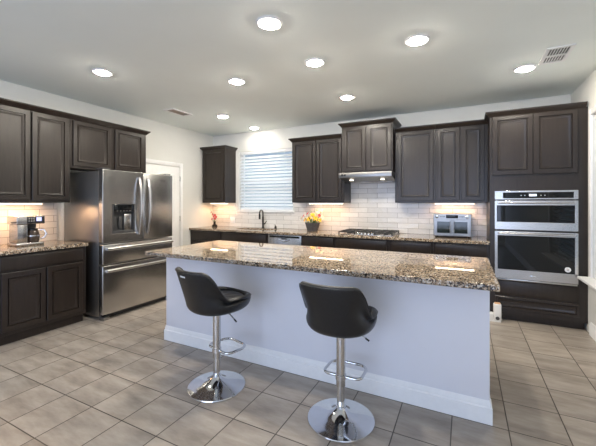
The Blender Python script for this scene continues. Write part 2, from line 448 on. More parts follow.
# ------------------------------------------------------------------ cabinets
RB, RL = 0.0, PI / 2          # back run faces -y, left run faces +x
def cabinet(name, label, loc, rz, w, dep, h, doors=(), drawers=(), slabs=(), toe=0, crown_path=None, cat='cabinet', group=None, crown_z=None, hole=None):
    t = thing(name, label, cat, loc, rz, group)
    bm = bmesh.new()
    if hole:      # carcass with an opening in its front: (x0, x1, z0, z1)
        hx0, hx1, hz0, hz1 = hole
        plate(bm, [0, hx0, hx1, w], [toe, hz0, hz1, h], {(1, 1)}, lambda u, v, q: (u, q, v), dep)
    else: box(bm, 0, w, 0, dep, toe, h, .0015, 1)
    if toe: box(bm, .002, w - .002, .055, dep, 0, toe - .0005)
    obj('carcass', bm, M['wood'], t)
    for d in doors:
        bm = bmesh.new(); panel_door(bm, *d, y=-.0005); obj('door', bm, M['wood'], t)
    for d in drawers:
        bm = bmesh.new(); panel_door(bm, *d, frame=.03, y=-.0005); obj('drawer_front', bm, M['wood'], t)
    for d in slabs:
        bm = bmesh.new(); slab_front(bm, *d, y=-.0005); obj('drawer_front', bm, M['wood'], t)
    if crown_path:
        bm = bmesh.new(); crown(bm, crown_path, crown_z if crown_z is not None else h - .014); obj('crown_molding', bm, M['wood'], t)
    return t
UB, UT = 1.378, 2.392         # bottom and top of the wall cabinets
UH = UT - UB
# left wall
XU = -4.221
def upL(y0, y1, zb, doors, label, path, grp='wall cabinets on the left wall'):
    return cabinet('wall_cabinet', label, (XU, y0, zb), RL, y1 - y0, XU - XL - .001, UT - zb,
                   [(a - y0, b - y0, c - zb, dd - zb) for a, b, c, dd in doors], crown_path=path, group=grp)
dL = abs(XL - XU) - .001
upL(1.36, 1.8935, UB, [(1.375, 1.885, 1.405, 2.37)], 'dark wood wall cabinet above the coffee maker, cut off by the left photo edge', [(0, 0), (.5335, 0)])
upL(1.8945, 2.299, UB, [(1.903, 2.275, 1.405, 2.37)], 'narrow dark wood wall cabinet next to the refrigerator, over the end of the left counter', [(0, 0), (.4045, 0)])
upL(2.300, 3.353, 1.795, [(2.325, 2.796, 1.823, 2.37), (2.860, 3.302, 1.823, 2.37)], 'short two-door dark wood cabinet above the refrigerator', [(0, 0), (1.053, 0), (1.053, dL)])
# left base run
cabinet('base_cabinet', 'dark wood base cabinet with one wide drawer under the coffee maker counter', (-3.92, 1.40, 0), RL, 2.306 - 1.40, -3.92 - XL - .001, .875,
        [(.117, .487, .140, .700), (.501, .861, .140, .700)], slabs=[(.112, .864, .722, .855)], toe=.10)
# back wall uppers
YU = 4.845; dU = YB - YU - .001
def upB(x0, x1, yf, zb, zt, doors, label, path, grp='wall cabinets on the back wall'):
    return cabinet('wall_cabinet', label, (x0, yf, zb), RB, x1 - x0, YB - yf - .001, zt - zb,
                   [(a - x0, b - x0, c - zb, d - zb) for a, b, c, d in doors], crown_path=path, group=grp)
upB(-4.506, -3.962, YU, UB, UT, [(-4.478, -3.992, 1.405, 2.37)], 'single-door dark cabinet left of the kitchen window', [(0, dU), (0, 0), (.544, 0), (.544, dU)])
upB(-2.560, -1.652, YU, UB, UT, [(-2.533, -2.125, 1.405, 2.37), (-2.105, -1.69, 1.405, 2.37)], 'two-door dark cabinet between the window and the range hood', [(0, dU), (0, 0), (.908, 0)])
hw_ = .745
upB(-1.645, -.900, 4.71, 1.812, 2.512, [(-1.607, -1.279, 1.838, 2.486), (-1.249, -.918, 1.838, 2.486)], 'raised two-door dark cabinet directly above the steel range hood', [(0, YB - 4.711), (0, 0), (hw_, 0), (hw_, YB - 4.711)])
upB(-.893, -.3575, YU, UB, UT, [(-.855, -.382, 1.405, 2.37)], 'wide single-door dark cabinet right of the range hood', [(0, 0), (.5355, 0)])
upB(-.3565, .262, YU, UB, UT, [(-.335, -.062, 1.405, 2.37), (-.038, .222, 1.405, 2.37)], 'narrow two-door dark cabinet above the toaster oven', [(0, 0), (.6185, 0)])
# tall oven cabinet
TX0, TX1, TY = .2635, 1.156, 4.532
OX0, OX1, OZ0, OZ1 = .312, 1.084, .487, 1.512
tall = cabinet('tall_oven_cabinet', 'tall dark wood cabinet housing the double wall oven', (TX0, TY, 0), RB, TX1 - TX0, YB - TY - .001, 2.402,
        [(.028, .418, 1.70, 2.385), (.430, .820, 1.70, 2.385)], toe=.085,
        crown_path=[(0, .262), (0, 0), (TX1 - TX0, 0)], hole=(OX0 + .012 - TX0, OX1 - .012 - TX0, OZ0 + .012, OZ1 - .012))
bm = bmesh.new(); panel_door(bm, .055, .835, .145, .285, frame=.028, y=-.0005); obj('drawer_front', bm, M['wood'], tall)
bm = bmesh.new(); slab_front(bm, .055, .835, .30, .465, t=.008, y=-.0005); obj('filler_panel', bm, M['wood'], tall)
bm = bmesh.new(); box(bm, TX1 - TX0 + .001, XR - TX0 - .001, .002, .022, .085, 2.40); obj('scribe_strip', bm, M['wood'], tall)

# back base run
YBF = 4.56; dB = YB - YBF - .001
def baseB(x0, x1, label, dr, doors):
    return cabinet('base_cabinet', label, (x0, YBF, 0), RB, x1 - x0, dB, .875, [(a - x0, b - x0, .135, .700) for a, b in doors],
                   slabs=[(a - x0, b - x0, .722, .855) for a, b in dr], toe=.10, group='base cabinets along the back wall')
baseB(XL + .001, -3.801, 'dark base cabinet in the back corner beneath the red orchid vase', [(-4.506, -3.826)], [(-4.506, -4.170), (-4.160, -3.826)])
sinkc = thing('sink_base_cabinet', 'dark base cabinet under the sink, left of the dishwasher', 'cabinet', (-3.80, YBF, 0), 0, 'base cabinets along the back wall')
bm = bmesh.new(); w = .945
box(bm, 0, .018, 0, dB, .10, .875); box(bm, w - .018, w, 0, dB, .10, .875); box(bm, .018, w - .018, 0, dB, .10, .12); box(bm, .018, w - .018, dB - .01, dB, .12, .875)
box(bm, .018, w - .018, 0, .02, .68, .875); box(bm, .002, w - .002, .055, .075, 0, .0995); obj('carcass', bm, M['wood'], sinkc)
bm = bmesh.new(); slab_front(bm, .03, .923, .722, .855, y=-.0005); obj('drawer_front', bm, M['wood'], sinkc)
for a, b in ((.03, .472), (.481, .923)):
    bm = bmesh.new(); panel_door(bm, a, b, .135, .70, y=-.0005); obj('door', bm, M['wood'], sinkc)
baseB(-2.240, -1.701, 'dark base cabinet beneath the potted yellow flowers, right of the dishwasher', [(-2.211, -1.723)], [(-2.211, -1.972), (-1.962, -1.723)])
baseB(-1.700, -.921, 'dark base cabinet beneath the gas cooktop', [(-1.661, -.950)], [(-1.661, -1.31), (-1.30, -.950)])
baseB(-.920, -.361, 'dark base cabinet between the cooktop and the toaster oven', [(-.880, -.392)], [(-.880, -.64), (-.63, -.392)])
baseB(-.360, .2625, 'dark base cabinet beneath the toaster oven', [(-.329, .230)], [(-.329, -.055), (-.045, .230)])

# ------------------------------------------------------------------ countertops and tile
CT0, CT = .8765, .914
SX0, SX1, SY0, SY1 = -3.66, -2.90, 4.68, 5.02
def countertop(label, us, vs, holes, group=None, name='countertop'):
    bm = bmesh.new(); plate(bm, us, vs, holes, lambda u, v, q: (u, v, CT0 + q), CT - CT0)
    o = obj(name, bm, M['granite'], smooth=20)
    md = o.modifiers.new('edge', 'BEVEL'); md.width = .006; md.segments = 3; md.limit_method = 'ANGLE'
    return tag(o, label, 'countertop', group)
countertop('speckled granite counter along the back wall holding the cooktop and sink', [XL + .001, SX0, SX1, .2622], [4.518, SY0, SY1, YB - .001], {(1, 1)})
countertop('speckled granite counter on the left wall holding the coffee maker', [XL + .001, -3.88], [1.385, 2.312], set())
def tiles(name, label, loc, rz, us, vs, holes):
    bm = bmesh.new(); plate(bm, us, vs, holes, lambda u, v, q: (u, -.010 + q, v), .0095)
    o = obj(name, bm, M['tile'], smooth=0); o.location = loc; o.rotation_euler = (0, 0, rz)
    o['kind'] = 'structure'
    o['label'] = label
    return o
tiles('trim_2', 'white subway tile backsplash behind the back counter', (0, YB, CT + .0008), 0,
      [XL + .001, WX0 - .035, WX1 + .035, -1.648, -.898, .2622], [0, WZ0 - .03 - CT, UB - CT - .002, 1.79 - CT],
      {(0, 2), (1, 1), (1, 2), (2, 2), (4, 2)})
tiles('trim_3', 'white subway tile backsplash behind the coffee maker', (XL, 1.36, CT + .0008), RL, [0, .95], [0, UB - CT - .002], set())

# ------------------------------------------------------------------ island
IX0, IX1, IY0, IY1 = -2.713, .175, 2.141, 3.188
BX0, BX1, BY = -2.683, .138, 2.368
isl = thing('kitchen_island', 'long white painted kitchen island behind the two bar stools', 'kitchen island', ((BX0 + BX1) / 2, BY, 0))
hw = (BX1 - BX0) / 2
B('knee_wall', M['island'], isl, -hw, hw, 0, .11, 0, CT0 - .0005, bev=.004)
B('cabinet_body', M['wood'], isl, -hw + .012, hw - .012, .1105, .745, .10, CT0 - .0005)
B('toe_kick', M['wood'], isl, -hw + .014, hw - .014, .1105, .69, 0, .0995)
for k in range(6):
    wd = (2 * hw - .06) / 6; x0 = -hw + .03 + k * wd
    bm = bmesh.new(); panel_door(bm, -x0 - wd + .008, -x0 - .008, .14, .70, y=0)
    bmesh.ops.rotate(bm, verts=bm.verts[:], cent=(0, 0, 0), matrix=Matrix.Rotation(PI, 3, 'Z')); bmesh.ops.translate(bm, verts=bm.verts[:], vec=(0, .7455, 0)); obj('door', bm, M['wood'], isl)
    bm = bmesh.new(); slab_front(bm, -x0 - wd + .008, -x0 - .008, .722, .855, y=0)
    bmesh.ops.rotate(bm, verts=bm.verts[:], cent=(0, 0, 0), matrix=Matrix.Rotation(PI, 3, 'Z')); bmesh.ops.translate(bm, verts=bm.verts[:], vec=(0, .7455, 0)); obj('drawer_front', bm, M['wood'], isl)
bm = bmesh.new(); t = .014
prof = [(0, 0), (t, 0), (t, .098), (t * .55, .106), (t * .55, .118), (t * .3, .134), (t * .2, .142), (0, .142)]
crown(bm, [(-hw - .0005, .11), (-hw - .0005, -.0005), (hw + .0005, -.0005), (hw + .0005, .11)], 0, prof); obj('baseboard', bm, M['trim'], isl)
countertop('speckled granite island top with a seating overhang above the bar stools', [IX0, IX1], [IY0, IY1], set(), name='island_countertop')

# ------------------------------------------------------------------ refrigerator (local x -> +Y, front at local y = 0)
FX, FY0, FY1 = -3.733, 2.386, 3.406
fw = FY1 - FY0
fr = thing('refrigerator', 'stainless steel french door refrigerator with an ice and water dispenser', 'refrigerator', (FX, FY0, 0), RL)
dt = .075
B('cabinet_body', M['steel_side'], fr, .004, fw - .004, dt + .012, FX - XL - .02 + 0, .035, 1.748, bev=.004)
for k, (a, b) in enumerate(((0, .536), (.544, fw))):
    bm = bmesh.new()
    if k == 0:
        U = [a, .117, .417, b]; Vv = [.898, 1.005, 1.36, 1.765]
        plate(bm, U, Vv, {(1, 1)}, lambda u, v, q: (u, q, v), dt)
        d = obj('door', bm, M['steel'], fr, smooth=20)
        md = d.modifiers.new('edge', 'BEVEL'); md.width = .006; md.segments = 3; md.limit_method = 'ANGLE'
        ds = bmesh.new(); x0, x1, z0, z1 = .118, .416, 1.006, 1.359
        box(ds, x0, x1, .055, .070, z0, z1); box(ds, x0, x0 + .012, -.001, .055, z0, z1); box(ds, x1 - .012, x1, -.001, .055, z0, z1)
        box(ds, x0 + .012, x1 - .012, -.001, .055, z0, z0 + .016); box(ds, x0 + .012, x1 - .012, -.001, .055, z1 - .10, z1)
        disp = obj('dispenser', ds, M['rubber'], d); disp['label'] = 'dark recessed ice and water dispenser'
        B('control_panel', M['glass_black'], disp, x0 + .016, x1 - .016, -.004, -.001, z1 - .095, z1 - .006, bev=.001)
        for q in range(5): B('button', M['satin'], disp, x0 + .05 + q * .042, x0 + .068 + q * .042, -.0055, -.0042, z1 - .088, z1 - .078, bev=0)
        B('paddle', M['rubber'], disp, x0 + .03, x0 + .075, .030, .040, z0 + .06, z0 + .20, bev=.004)
        B('paddle', M['rubber'], disp, x0 + .10, x0 + .145, .030, .040, z0 + .06, z0 + .20, bev=.004)
        B('water_chute', M['steel'], disp, x0 + .165, x1 - .016, .020, .054, z0 + .018, z0 + .235, bev=.012, label='smooth steel chute panel')
        B('drip_tray', M['rubber'], disp, x0 + .02, x1 - .02, -.0005, .050, z0 + .0165, z0 + .028, bev=.002)
    else:
        box(bm, a, b, 0, dt, .898, 1.765, .007, 3); d = obj('door', bm, M['steel'], fr)
        lg = bmesh.new(); box(lg, .80, .90, -.0015, -.0002, 1.668, 1.686, .0005, 1); e = obj('badge', lg, M['chrome'], d)
    hx = .474 if k == 0 else .604
    hb = bmesh.new(); pts = []
    for i in range(17):
        s = i / 16; z = .985 + s * .70
        off = .062 - .045 * abs(2 * s - 1) ** 2.2
        pts.append((hx, -off, z))
    lo = []
    for p in pts:
        lo.append([(p[0] + dx, p[1] + dy, p[2]) for dx, dy in ((-.016, .008), (-.018, -.002), (-.010, -.010), (0, -.012), (.010, -.010), (.018, -.002), (.016, .008))])
    rings(hb, lo)
    for z in (.985, 1.685): box(hb, hx - .015, hx + .015, -.024, -.0003, z - .018, z + .018, .004)
    h_ = obj('handle', hb, M['satin'], d)
for (z0, z1, hz) in ((.652, .884, .835), (.068, .636, .578)):
    bm = bmesh.new(); box(bm, 0, fw, 0, dt, z0, z1, .007, 3); d = obj('drawer', bm, M['steel'], fr)
    hb = bmesh.new(); lo = []
    for x in [.03 + i * (fw - .06) / 12 for i in range(13)]:
        lo.append([(x, y, hz + z) for y, z in ((-.030, .018), (-.046, .016), (-.054, .006), (-.054, -.008), (-.046, -.018), (-.030, -.020))])
    rings(hb, lo)
    for x in (.045, fw - .045): box(hb, x - .014, x + .014, -.031, -.0003, hz - .016, hz + .014, .003)
    obj('handle', hb, M['satin'], d)
for x in (.06, fw - .06): B('hinge_cover', M['rubber'], fr, x - .045, x + .045, .02, .16, 1.7655, 1.785, bev=.006)
B('toe_grille', M['black'], fr, .03, fw - .03, .05, .085, .012, .062)
for x in (.05, fw - .05): B('foot', M['steel_side'], fr, x - .035, x + .035, .004, .10, 0, .04, bev=.006)

# ------------------------------------------------------------------ dishwasher
dw = thing('dishwasher', 'stainless steel dishwasher below the back counter, right of the sink', 'dishwasher', (-2.842, 4.548, 0))
B('tub', M['rubber'], dw, .004, .594, .035, .60, .085, .868)
bm = bmesh.new(); box(bm, 0, .598, 0, .033, .105, .868, .005, 3); fd = obj('door', bm, M['steel'], dw)
B('control_strip', M['glass_black'], dw, .03, .568, -.002, -.0003, .822, .852, bev=.0006)
hb = bmesh.new(); lo = []
for i in range(13):
    s = i / 12; x = .20 + s * .20; zc = .795 - .022 * math.sin(PI * s)
    lo.append([(x, y, zc + z) for y, z in ((-.0004, .012), (-.012, .010), (-.014, 0), (-.012, -.010), (-.0004, -.012))])
rings(hb, lo); obj('handle', hb, M['chrome'], dw)
B('handle_pocket', M['black'], dw, .25, .35, -.0022, -.0004, .797, .815, bev=.0006)
B('toe_panel', M['black'], dw, .01, .588, .05, .07, 0, .083)

# ------------------------------------------------------------------ double wall oven
OY = TY - .001
ov = thing('wall_oven', 'stainless steel double wall oven with microwave above in the tall cabinet', 'oven', (OX0, OY, OZ0))
ow = OX1 - OX0
B('cavity_box', M['rubber'], ov, .03, ow - .03, .002, .55, .03, 1.0)
def frame_front(parent, name, z0, z1, wx0, wx1, wz0, wz1, y0=-.032, m='steel'):
    bm = bmesh.new(); plate(bm, [0, wx0, wx1, ow], [z0, wz0, wz1, z1], {(1, 1)}, lambda u, v, q: (u, y0 + q, v), -y0 - .001)
    o = obj(name, bm, M[m], parent, smooth=20)
    md = o.modifiers.new('edge', 'BEVEL'); md.width = .003; md.segments = 2; md.limit_method = 'ANGLE'
    B('window', M['oven_pane'], o, wx0 + .0005, wx1 - .0005, y0 + .004, -.0015, wz0 + .0005, wz1 - .0005, bev=0, label='black reflective oven glass')
    return o
cp = frame_front(ov, 'control_panel', .925, 1.025, .085, ow - .04, .940, 1.005)
B('display', M['display_pale'], cp, .335, .405, -.0295, -.0279, .962, .986, bev=0, label='small glowing pale blue display')
for x in (.255, .290, .44, .475): B('button', M['satin'], cp, x, x + .010, -.0293, -.0280, .966, .976, bev=0)
mw = frame_front(ov, 'microwave_door', .578, .912, .022, ow - .03, .668, .858)
od = frame_front(ov, 'oven_door', .012, .560, .030, ow - .03, .118, .510)
for d_, hz in ((mw, .886), (od, .535)):
    hb = bmesh.new(); tube(hb, [(.035, -.062, hz), (ow - .035, -.062, hz)], .010, 12)
    for x in (.055, ow - .055): tube(hb, [(x, -.062, hz), (x, -.0325, hz)], .008, 10)
    obj('handle', hb, M['steel'], d_)
B('badge', M['chrome'], od, .345, .395, -.0335, -.0322, .055, .066, bev=.0005)
bm = bmesh.new(); lathe(bm, [(.028, 0), (.028, .0012)], n=28)
bmesh.ops.rotate(bm, verts=bm.verts[:], cent=(0, 0, 0), matrix=Matrix.Rotation(PI / 2, 3, 'X')); bmesh.ops.translate(bm, verts=bm.verts[:], vec=(.682, -.0285, .162)); st = obj('sticker', bm, M['white'], od); st['label'] = 'round white sticker on the oven glass'
bm = bmesh.new(); lathe(bm, [(.012, 0), (.012, .0006)], n=20)
bmesh.ops.rotate(bm, verts=bm.verts[:], cent=(0, 0, 0), matrix=Matrix.Rotation(PI / 2, 3, 'X')); bmesh.ops.translate(bm, verts=bm.verts[:], vec=(.682, -.0298, .162)); obj('emblem', bm, M['satin'], st)
B('vent_trim', M['steel'], ov, .004, ow - .004, -.020, -.001, -.010, .008, bev=.002)

# ------------------------------------------------------------------ range hood
hd = thing('range_hood', 'stainless under-cabinet range hood over the gas cooktop', 'range hood', (-1.655, 4.60, 1.728))
W_, D_ = .762, YB - 4.60 - .013
bm = bmesh.new()
sec = [(0, .015), (0, .074), (.02, .0835), (D_, .0835), (D_, 0), (.06, .004)]
box(bm, 0, W_, 0, .06, .012, .083, .003); 
rings(bm, [[(x, y, z) for y, z in ((.0605, .083), (D_, .083), (D_, -.035), (.30, -.035), (.0605, .012))] for x in (.004, W_ - .004)])
obj('hood_body', bm, M['steel_mid'], hd)
B('filter_panel', M['satin'], hd, .05, .375, .31, D_ - .03, -.041, -.0355); B('filter_panel', M['satin'], hd, .387, .712, .31, D_ - .03, -.041, -.0355)
for x in (.085, .125):
    bm = bmesh.new(); lathe(bm, [(.016, 0), (.014, .012), (.006, .014)], n=18); bmesh.ops.rotate(bm, verts=bm.verts[:], cent=(0, 0, 0), matrix=Matrix.Rotation(PI / 2, 3, 'X')); bmesh.ops.translate(bm, verts=bm.verts[:], vec=(x - .03, -.0003, .05)); obj('knob', bm, M['black'], hd)
for x in (.14, .60):
    bm = bmesh.new(); lathe(bm, [(.030, 0), (.030, .012)], (x, .18, -.022), n=20); o = obj('hood_lamp', bm, M['hood_lens'], hd); o['label'] = 'round glowing hood lamp'
    ld = bpy.data.lights.new('hood_lamp_light', 'SPOT'); ld.energy = 2; ld.color = (1, .82, .62); ld.spot_size = 2.2; ld.spot_blend = .6; ld.shadow_soft_size = .03
    lo_ = bpy.data.objects.new('hood_lamp_light', ld); C.objects.link(lo_); lo_.parent = hd; lo_.location = (x, .18, -.028)

# ------------------------------------------------------------------ cooktop
ck = thing('gas_cooktop', 'five burner gas cooktop with black grates below the range hood', 'cooktop', (-1.665, 4.575, CT + .0006))
B('steel_top', M['steel'], ck, 0, .80, 0, .53, 0, .010, bev=.003)
for i, (x, y, r) in enumerate(((.13, .15, .04), (.13, .39, .035), (.67, .15, .035), (.67, .39, .04), (.40, .29, .055))):
    bm = bmesh.new(); lathe(bm, [(r, 0), (r, .008), (r * .8, .010), (r * .8, .018), (r * .3, .020)], (x, y, .0104), n=24); obj('burner', bm, M['iron'], ck)
for x0, x1 in ((.012, .262), (.270, .530), (.538, .788)):
    bm = bmesh.new(); z0, z1 = .034, .050
    for y in (.10 if x0 == .270 else .015, .175 if x0 != .270 else .22, .345, .515): box(bm, x0, x1, y - .008, y + .008, z0, z1, .002, 1)
    ys = .10 if x0 == .270 else .015
    for x in (x0 + .008, (x0 + x1) / 2, x1 - .008): box(bm, x - .007, x + .007, ys, .515, z0 + .0005, z1 - .0005, .002, 1)
    for x in (x0 + .008, x1 - .008):
        for y in (ys, .515): box(bm, x - .008, x + .008, y - .008, y + .008, .0102, z0 + .002)
    obj('grate', bm, M['iron'], ck)
for k in range(5):
    bm = bmesh.new(); lathe(bm, [(.018, 0), (.018, .004), (.015, .022), (.013, .025)], (.30 + k * .05, .045, .0104), n=18); obj('knob', bm, M['chrome'], ck)

# ------------------------------------------------------------------ sink, faucet, soap
sk = bmesh.new(); a = .004
sx0, sx1, sy0, sy1 = SX0 - a, SX1 + a, SY0 - a, SY1 + a
prof = [(-.015, CT0 - .0012), (0, CT0 - .0012), (.006, .86), (.012, .73), (.05, .705)]
prof_o = [(.05, .699), (.008, .725), (.0, .855), (-.015, CT0 - .004)]
rings(sk, [[(sx0 + i, sy0 + i, z), (sx1 - i, sy0 + i, z), (sx1 - i, sy1 - i, z), (sx0 + i, sy1 - i, z)] for i, z in prof + prof_o], False, False)
# close basin floor: two caps
v = [sk.verts.new(p) for p in ((sx0 + .05, sy0 + .05, .705), (sx1 - .05, sy0 + .05, .705), (sx1 - .05, sy1 - .05, .705), (sx0 + .05, sy1 - .05, .705))]; sk.faces.new(v)
bmesh.ops.remove_doubles(sk, verts=sk.verts[:], dist=1e-5)
s_ = obj('kitchen_sink', sk, M['steel'], smooth=20); tag(s_, 'undermount steel sink basin below the kitchen window', 'sink')
fa = thing('faucet', 'black gooseneck kitchen faucet in front of the window', 'faucet', (-3.285, 5.085, CT + .0006))
bm = bmesh.new(); lathe(bm, [(.028, 0), (.028, .010), (.020, .016), (.017, .02), (.017, .20), (.014, .215)], n=20); obj('body', bm, M['bronze'], fa)
pts = [(0, 0, .20), (0, 0, .27)]
for i in range(1, 13):
    an = PI * i / 12; pts.append((0, -.055 + .055 * math.cos(an), .27 + .058 * math.sin(an)))
bm = bmesh.new(); tube(bm, pts, .012, 12); obj('neck', bm, M['bronze'], fa)
bm = bmesh.new(); tube(bm, [(0, -.11, .27), (0, -.11, .25), (0, -.11, .17)], [.013, .017, .019], 14); obj('spray_head', bm, M['bronze'], fa)
bm = bmesh.new(); tube(bm, [(.010, 0, .075), (.045, -.004, .085)], .012, 12); tube(bm, [(.042, -.004, .084), (.085, -.01, .135)], [.009, .006], 10); obj('handle', bm, M['bronze'], fa)
sd = thing('soap_dispenser', 'small black soap dispenser on the counter right of the faucet', 'soap dispenser', (-3.02, 5.085, CT + .0006))
bm = bmesh.new(); lathe(bm, [(.020, 0), (.022, .01), (.018, .04), (.010, .05)], n=18); obj('body', bm, M['bronze'], sd)
bm = bmesh.new(); tube(bm, [(0, 0, .045), (0, 0, .065), (-.012, -.03, .066)], .006, 10); obj('spout', bm, M['bronze'], sd)
ol = thing('wall_outlet', 'white double outlet plate on the tile left of the sink', 'outlet', (-4.03, YB - .0105, 1.045))
B('cover_plate', M['white'], ol, -.058, .058, -.006, 0, -.058, .058, bev=.002)
for x in (-.028, .028): B('socket', M['trim'], ol, x - .017, x + .017, -.0078, -.0062, -.034, .034, bev=.0006)

# ------------------------------------------------------------------ toaster oven
to = thing('toaster_oven', 'countertop toaster oven with two french glass doors', 'toaster oven', (-.378, 4.80, CT + .0006))
tw, th, td = .455, .315, .34
bm = bmesh.new()
plate(bm, [0, .022, tw - .022, tw], [.018, .035, .238, th], {(1, 1)}, lambda u, v, q: (u, q, v), td - .02)
o = obj('housing', bm, M['steel_dark'], to, smooth=20); md = o.modifiers.new('edge', 'BEVEL'); md.width = .006; md.segments = 2; md.limit_method = 'ANGLE'
B('oven_cavity', M['oven_inside'], to, .024, tw - .024, .26, .27, .037, .236, bev=0)
for z in (.09, .15):
    bm = bmesh.new()
    for k in range(9): tube(bm, [(.026, .03 + k * .026, z), (tw - .026, .03 + k * .026, z)], .002, 6)
    for x in (.05, tw - .05): tube(bm, [(x, .028, z), (x, .24, z)], .003, 6)
    obj('wire_rack', bm, M['satin'], to)
for x0, x1, hx in ((.020, tw / 2 - .002, tw / 2 - .02), (tw / 2 + .002, tw - .020, tw / 2 + .02)):
    bm = bmesh.new(); plate(bm, [x0, x0 + .026, x1 - .026, x1], [.034, .060, .212, .240], {(1, 1)}, lambda u, v, q: (u, -.020 + q, v), .018)
    d = obj('door', bm, M['steel_dark'], to, smooth=20)
    B('glass', M['oven_glass'], d, x0 + .027, x1 - .027, -.012, -.008, .061, .211, bev=0)
    bm = bmesh.new(); tube(bm, [(hx, -.046, .055), (hx, -.046, .220)], .007, 10)
    for z in (.065, .21): tube(bm, [(hx, -.046, z), (hx, -.0205, z)], .005, 8)
    obj('handle', bm, M['steel_dark'], d)
B('display', M['glass_black'], to, .155, .30, -.004, -.0004, .257, .298, bev=.001)
for x in (.045, .405):
    bm = bmesh.new(); lathe(bm, [(.024, 0), (.022, .018), (.016, .022)], n=22); bmesh.ops.rotate(bm, verts=bm.verts[:], cent=(0, 0, 0), matrix=Matrix.Rotation(PI / 2, 3, 'X')); bmesh.ops.translate(bm, verts=bm.verts[:], vec=(x, -.0004, .277)); obj('knob', bm, M['chrome'], to)
for k in range(4):
    for x in (.085 + .016 * k, .315 + .016 * k): B('button', M['rubber'], to, x, x + .009, -.0016, -.0004, .268, .286, bev=0)
for x in (.03, tw - .03):
    for y in (.03, td - .05):
        bm = bmesh.new(); lathe(bm, [(.012, 0), (.014, .018)], (x, y, 0), n=14); obj('foot', bm, M['black'], to)

# ------------------------------------------------------------------ coffee maker (faces +x like the left run)
cm = thing('coffee_maker', 'steel and black drip coffee maker on the left counter', 'coffee maker', (-4.16, 1.745, CT + .0006), RL)
B('base', M['steel'], cm, 0, .255, 0, .21, 0, .032, bev=.008, seg=3)
B('water_tank', M['steel'], cm, .015, .105, .02, .20, .0325, .23, bev=.006)
B('warming_column', M['rubber'], cm, .108, .25, .16, .205, .0325, .23, bev=.004)
B('brew_head', M['steel'], cm, 0, .258, -.004, .21, .2305, .318, bev=.008, seg=3)
B('control_panel', M['black'], cm, .09, .252, -.0065, -.0042, .24, .31, bev=.001)
B('display', M['display'], cm, .175, .222, -.0085, -.0068, .262, .302, bev=0, label='glowing blue clock display')
for k in range(3):
    for q in range(2): B('button', M['satin'], cm, .102 + k * .022, .116 + k * .022, -.0084, -.0068, .255 + q * .026, .270 + q * .026, bev=.0005)
bm = bmesh.new(); lathe(bm, [(.052, 0), (.060, .02), (.062, .06), (.055, .10), (.045, .128)], (.178, .075, .0335), n=28); ca = obj('carafe', bm, M['amber'], cm); ca['label'] = 'dark glass coffee carafe'
bm = bmesh.new(); lathe(bm, [(.047, .1285), (.047, .143), (.02, .150)], (.178, .075, .0335), n=28); obj('lid', bm, M['black'], ca)
bm = bmesh.new(); lathe(bm, [(.0635, .062), (.0635, .074)], (.178, .075, .0335), n=28, cap0=False, cap1=False); obj('band', bm, M['satin'], ca)
bm = bmesh.new(); tube(bm, [(.228, .05, .165), (.262, .02, .160), (.278, .008, .12), (.262, .02, .075), (.236, .045, .068)], .010, 10); obj('handle', bm, M['satin'], ca)
B('side_lever', M['black'], cm, -.030, -.001, .02, .05, .245, .258, bev=.003)

# ------------------------------------------------------------------ flowers
def petal(bm, c, axis, ang, ln, wd, curl=.35):
    ax = Vector(axis).normalized(); s = ax.orthogonal().normalized(); u = Matrix.Rotation(ang, 3, ax) @ s; w = ax.cross(u)
    L = []
    for i in range(6):
        t = i / 5; p = Vector(c) + u * ln * t + ax * (ln * .55 * math.sin(t * 1.7) - curl * ln * t * t); hwid = wd * math.sin(PI * min(.97, .12 + t * .85))
        L.append([p - w * hwid + ax * hwid * .35, p, p + w * hwid + ax * hwid * .35, p - ax * .0012])
    rings(bm, L)
def flower(name, parent, c, axis, m, n=6, ln=.05, wd=.012, label=None):
    bm = bmesh.new()
    for k in range(n): petal(bm, c, axis, 2 * PI * k / n + .3, ln, wd)
    o = obj(name, bm, M[m], parent, smooth=60)
    if label: o['label'] = label
    return o
def leaf_on(parent, c, d, ln, wd):
    bm = bmesh.new(); c = Vector(c); d = Vector(d).normalized(); s = d.cross(Vector((0, 0, 1))).normalized(); L = []
    for i in range(7):
        t = i / 6; p = c + d * ln * t - Vector((0, 0, 1)) * ln * .3 * t * t; h = wd * math.sin(PI * min(.98, .05 + t * .93)) + .0006
        L.append([p - s * h, p + Vector((0, 0, -.001)), p + s * h, p + Vector((0, 0, .0015))])
    rings(bm, L); return obj('leaf', bm, M['leaf'], parent, smooth=60)
pf = thing('potted_flowers', 'grey pot of yellow, red and cream flowers on the back counter', 'potted plant', (-2.235, 4.95, CT + .0006))
bm = bmesh.new(); lathe(bm, [(.085, 0), (.09, .004), (.125, .125), (.130, .13), (.130, .135), (.118, .135), (.112, .118), (.02, .115)], n=36)
bmesh.ops.scale(bm, verts=bm.verts[:], vec=(1, .8, 1)); obj('pot', bm, M['pot'], pf)
spots = [('yellow', -.02, -.06, .175, .058), ('yellow', .055, -.065, .185, .055), ('yellow', -.075, -.035, .165, .045), ('yellow', .01, -.02, .225, .055),
         ('red', -.095, -.03, .215, .042), ('red', -.055, .0, .245, .04), ('red', .09, -.03, .225, .04), ('cream', .06, .0, .27, .05),
         ('cream', -.13, -.01, .185, .048), ('cream', .115, .0, .20, .042), ('cream', .10, .02, .29, .04), ('yellow', .10, -.05, .165, .042)]
